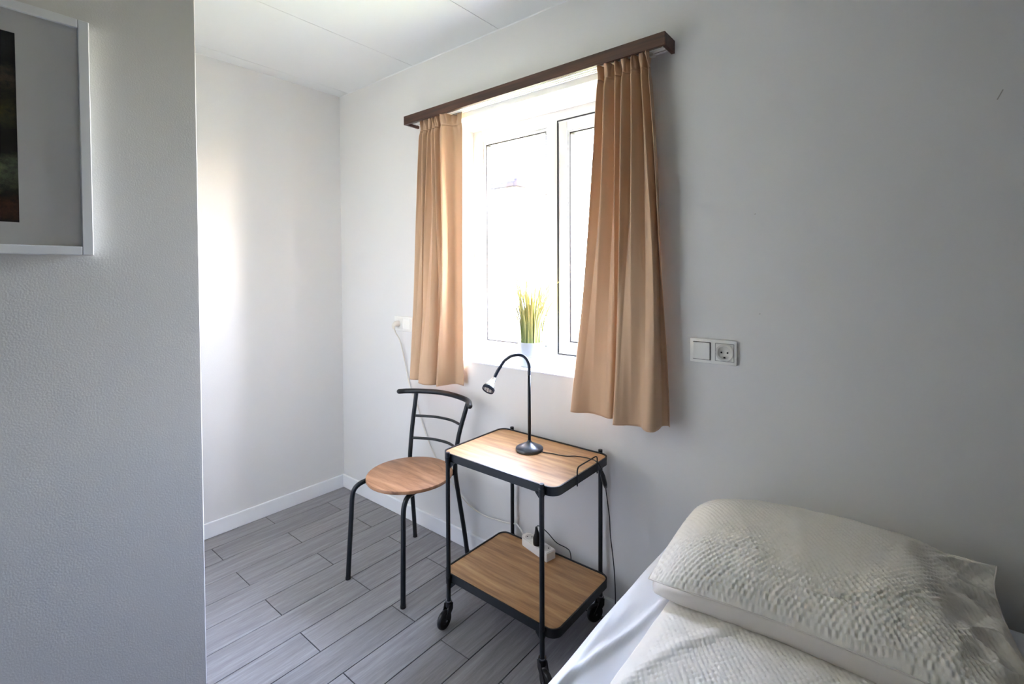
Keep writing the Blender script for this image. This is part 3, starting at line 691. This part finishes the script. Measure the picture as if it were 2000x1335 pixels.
# fitted sheet: profile across x over the mattress, wrinkles run along the bed
NX, NY = 190, 260
prof = []
for i in range(40): prof.append((BX0, .30+(BZ-.045-.30)*i/39))
for i in range(1, 17):
    a = i/16*PI/2; prof.append((BX0+.045*(1-math.cos(a)), BZ-.045+.045*math.sin(a)))
for i in range(1, NX): prof.append((BX0+.045+(BX1-BX0-.09)*i/(NX-1), BZ))
for i in range(1, 13):
    a = i/12*PI/2; prof.append((BX1-.045+.045*math.sin(a), BZ-.045+.045*math.cos(a)))
prof.append((BX1, .30))
P = np.zeros((NY+12, len(prof), 3))
ys = [BY1-.0]*12 + list(np.linspace(BY1-.04, BY0+.04, NY))
for r in range(NY+12):
    for c, (x_, z_) in enumerate(prof):
        if r < 12:
            a = r/12*PI/2; y_ = BY1-.04*(1-math.sin(a)) if False else BY1-.04*(1-math.cos(a)); zz = z_ if z_ < BZ-.05 else z_-.045*(1-math.sin(a))
        else: y_ = ys[r]; zz = z_
        if r >= 12:
            f = max(0, min(1, (x_-BX0)/.05)) * max(0, 1-(x_-BX0-.05)/.10 if x_ > BX0+.05 else 1)
            d = (x_-BX0)+.22*(y_+.9)
            wv_ = max(0, nz(d*9, y_*.9, 1.6, 3)) * .016 + .006*nz(x_, y_*.35, 14, 9)+.003*nz(x_, y_*.5, 34, 4)
            zz += f*wv_
            # crease where the sheet is pulled
            q = abs(x_-(BX0+.085)-.10*(y_+.62)-.012*math.sin(y_*9)); zz += f*.013*math.exp(-(q/.010)**2)*max(0, min(1, (-.30-y_)*4))
            q = abs(x_-(BX0+.045)+.16*(y_+.75)+.008*math.sin(y_*13)); zz += f*.010*math.exp(-(q/.008)**2)*max(0, min(1, (-.45-y_)*5))
        xx = x_ + (.004*nz(y_, z_, 5, 2) if x_ < BX0+.03 else 0)
        P[r, c] = (xx, y_, zz)
me = grid_mesh('fitted_sheet', P-np.array([bo.x, bo.y, .30]))
fs = obj('fitted_sheet', me, sheet_m, None, smooth=True); fs.location = (bo.x, bo.y, .30)
tag(fs, 'smooth white fitted sheet stretched over the bed mattress', 'bed sheet')

def pucker(x, y, px=.0135, py=.018):
    wx = x + .0028*nz(x, y, 22, 5) + .004*nz(x, y, 7, 2); wy = y + .0038*nz(x, y, 20, 8)
    v_ = math.cos(2*PI*wx/px)*math.cos(2*PI*wy/py)
    return (-max(0, v_)**1.1*1.35 + .35*max(0, -v_)) * (1+.7*nz(x, y, 70, 1)) + .35*nz(x, y, 150, 6)
# duvet
DX0, DX1, DY0, DY1 = 2.262, 3.11, -2.02, -.42
xs_ = np.concatenate([np.arange(DX0, 3.02, .0032), np.linspace(3.02, DX1, 8)])
ys_ = np.concatenate([np.arange(DY1, -1.02, -.0036), np.linspace(-1.03, DY0, 60)])
P = np.zeros((len(ys_), len(xs_), 3))
for r, y_ in enumerate(ys_):
    for c, x_ in enumerate(xs_):
        e = min(x_-DX0+.004*nz(y_, 0, 9, 2), DY1-y_+.05, y_-DY0+.05); th_ = .024*(1-math.exp(-max(e, 0)/.035))
        z_ = BZ + .005 + th_ + .007*nz(x_, y_*.8, 5, 6) + .004*nz(x_, y_, 13, 3)
        fold = abs((x_-2.36)-.35*(y_+.62)-.02*math.sin(y_*11)); z_ += .005*math.exp(-(fold/.016)**2)
        if y_ > -1.02: z_ += .0022*pucker(x_, y_) * min(1, max(0, e-.012)/.02)
        P[r, c] = (x_, y_, z_)
dc = np.array([2.69, -1.2, BZ])
dv_ = obj('duvet', grid_mesh('duvet', P-dc), seer_m, None, smooth=True); dv_.location = tuple(dc)
md = dv_.modifiers.new('thickness', 'SOLIDIFY'); md.thickness = .004; md.offset = -1
tag(dv_, 'cream seersucker duvet spread flat on the white bed sheet', 'duvet')

# pillow: a patch lofted between four seam curves, puffed up above and closed by a smooth lining below
NU, NV = 260, 190
def curve(pts, n=64):
    c = catmull(pts, 24); L = [0]
    for a_, b_ in zip(c, c[1:]): L.append(L[-1]+(b_-a_).length)
    def f(t):
        s_ = t*L[-1]; lo, hi = 0, len(L)-1
        while hi-lo > 1:
            m_ = (lo+hi)//2
            if L[m_] <= s_: lo = m_
            else: hi = m_
        return c[lo].lerp(c[hi], (s_-L[lo])/max(L[hi]-L[lo], 1e-9))
    return f
FL_, FR_, BL_, BR_ = (2.208, -.480, .540), (2.945, -.515, .556), (2.203, -.058, .556), (2.886, -.050, .622)
front = curve([FL_, (2.284, -.505, .560), (2.383, -.498, .566), (2.512, -.486, .566), (2.671, -.486, .566), (2.80, -.492, .566), FR_])
back = curve([BL_, (2.30, -.040, .572), (2.50, -.034, .590), (2.70, -.034, .600), BR_])
left = curve([FL_, (2.203, -.36, .548), (2.196, -.22, .552), (2.194, -.12, .556), BL_])
right = curve([FR_, (2.912, -.40, .560), (2.884, -.25, .580), (2.874, -.13, .600), BR_])
def remap(t, g): t = -1+2*t; return (math.copysign(1-(1-abs(t))**g, t)+1)/2
us = [remap(i/(NU-1), 1.22) for i in range(NU)]; vs_ = [remap(j/(NV-1), 1.28) for j in range(NV)]
cF, cB = [front(u) for u in us], [back(u) for u in us]; cL, cR = [left(v) for v in vs_], [right(v) for v in vs_]
c00, c10, c01, c11 = Vector(FL_), Vector(FR_), Vector(BL_), Vector(BR_)
TOP = np.zeros((NV, NU, 3)); DSP = np.zeros((NV, NU, 1)); LOW = np.zeros((NV, NU, 3))
for j, v in enumerate(vs_):
    for i, u in enumerate(us):
        p_ = cF[i]*(1-v)+cB[i]*v + cL[j]*(1-u)+cR[j]*u - (c00*(1-u)*(1-v)+c10*u*(1-v)+c01*(1-u)*v+c11*u*v)
        U, V = abs(2*u-1), abs(2*v-1)
        e = max(0, 1-U**3.4)**.60 * max(0, 1-V**2.7)**.58
        fr_ = max(0, min(1, (u-.74)/.26)); fr_ = fr_*fr_*(3-2*fr_)
        lx, ly = p_.x, p_.y
        h = (.100-.042*fr_)*e
        ridge = 1-abs(nz(lx*.55+ly*.35, ly*.9-lx*.8, 17, 4))*2
        h += min(1, e*2.5)*(.030*fr_*(ridge-.6) + .005*nz(lx, ly, 11, 7) + .0022*nz(lx, ly, 26, 3))
        for cx_, cy_, sl, hw in ((2.42, -.385, .05, .11), (2.45, -.362, .02, .07), (2.62, -.425, .03, .09)):
            d_ = (ly-cy_)-sl*(lx-cx_)-.004*math.sin((lx-cx_)*30)
            h -= .0035*math.exp(-(d_/.0035)**2)*max(0, 1-((lx-cx_)/hw)**2)
        DSP[j, i] = (.0019+.0017*v)*pucker(lx, ly, .0125, .0165)*min(1, e*10)*(1-.4*fr_)
        TOP[j, i] = (lx, min(ly, -.010), p_.z+h)
        du, dv = min(u, 1-u)*.72, min(v, 1-v)*.44
        Su = .5-.5*math.cos(PI*min(du/.055, 1)); Sv = .5-.5*math.cos(PI*min(dv/.055, 1)); S_ = Su*Sv
        ou = (.012*math.sin(PI*min(du/.055, 1))+.9*min(du, .055)*math.exp(-max(0, du-.055)/.08))*(1 if u > .5 else -1)
        ov = (.020*math.sin(PI*min(dv/.055, 1))+.9*min(dv, .055)*math.exp(-max(0, dv-.055)/.08))*(1 if v > .5 else -1)
        ou *= .5*Sv; ov *= .9*Su
        zb = BZ+.029
        LOW[j, i] = (lx+ou, min(ly+ov, -.008), p_.z-(p_.z-zb)*S_ + .003*S_*(1-S_)*4*nz(lx, ly, 22, 5))
gu, gv = np.gradient(TOP, axis=1), np.gradient(TOP, axis=0); nr_ = np.cross(gu, gv); nr_ /= np.linalg.norm(nr_, axis=2, keepdims=True)+1e-12
TOP = TOP + nr_*DSP; TOP[:, :, 1] = np.minimum(TOP[:, :, 1], -.008)
pc = np.array([2.56, -.27, BZ+.03])
pil = thing('pillow', 'cream seersucker pillow lying at the head of the bed', 'pillow', tuple(pc))
obj('top_cover', grid_mesh('top_cover', TOP-pc), seer_m, pil, smooth=True)
obj('underside', grid_mesh('underside', LOW-pc), lining_m, pil, smooth=True)['label'] = 'smooth off-white underside of the pillow'
b = nb()
loop = cF[::4]+cR[::4]+cB[::-4]+cL[::-4]
for side_ in (cF, cR, cB, cL): tube(b, [Vector(q)-Vector(pc)+Vector((0, 0, .0005)) for q in side_[::3]], .0018, 6)
obj('piping', b, lining_m, pil, smooth=True)
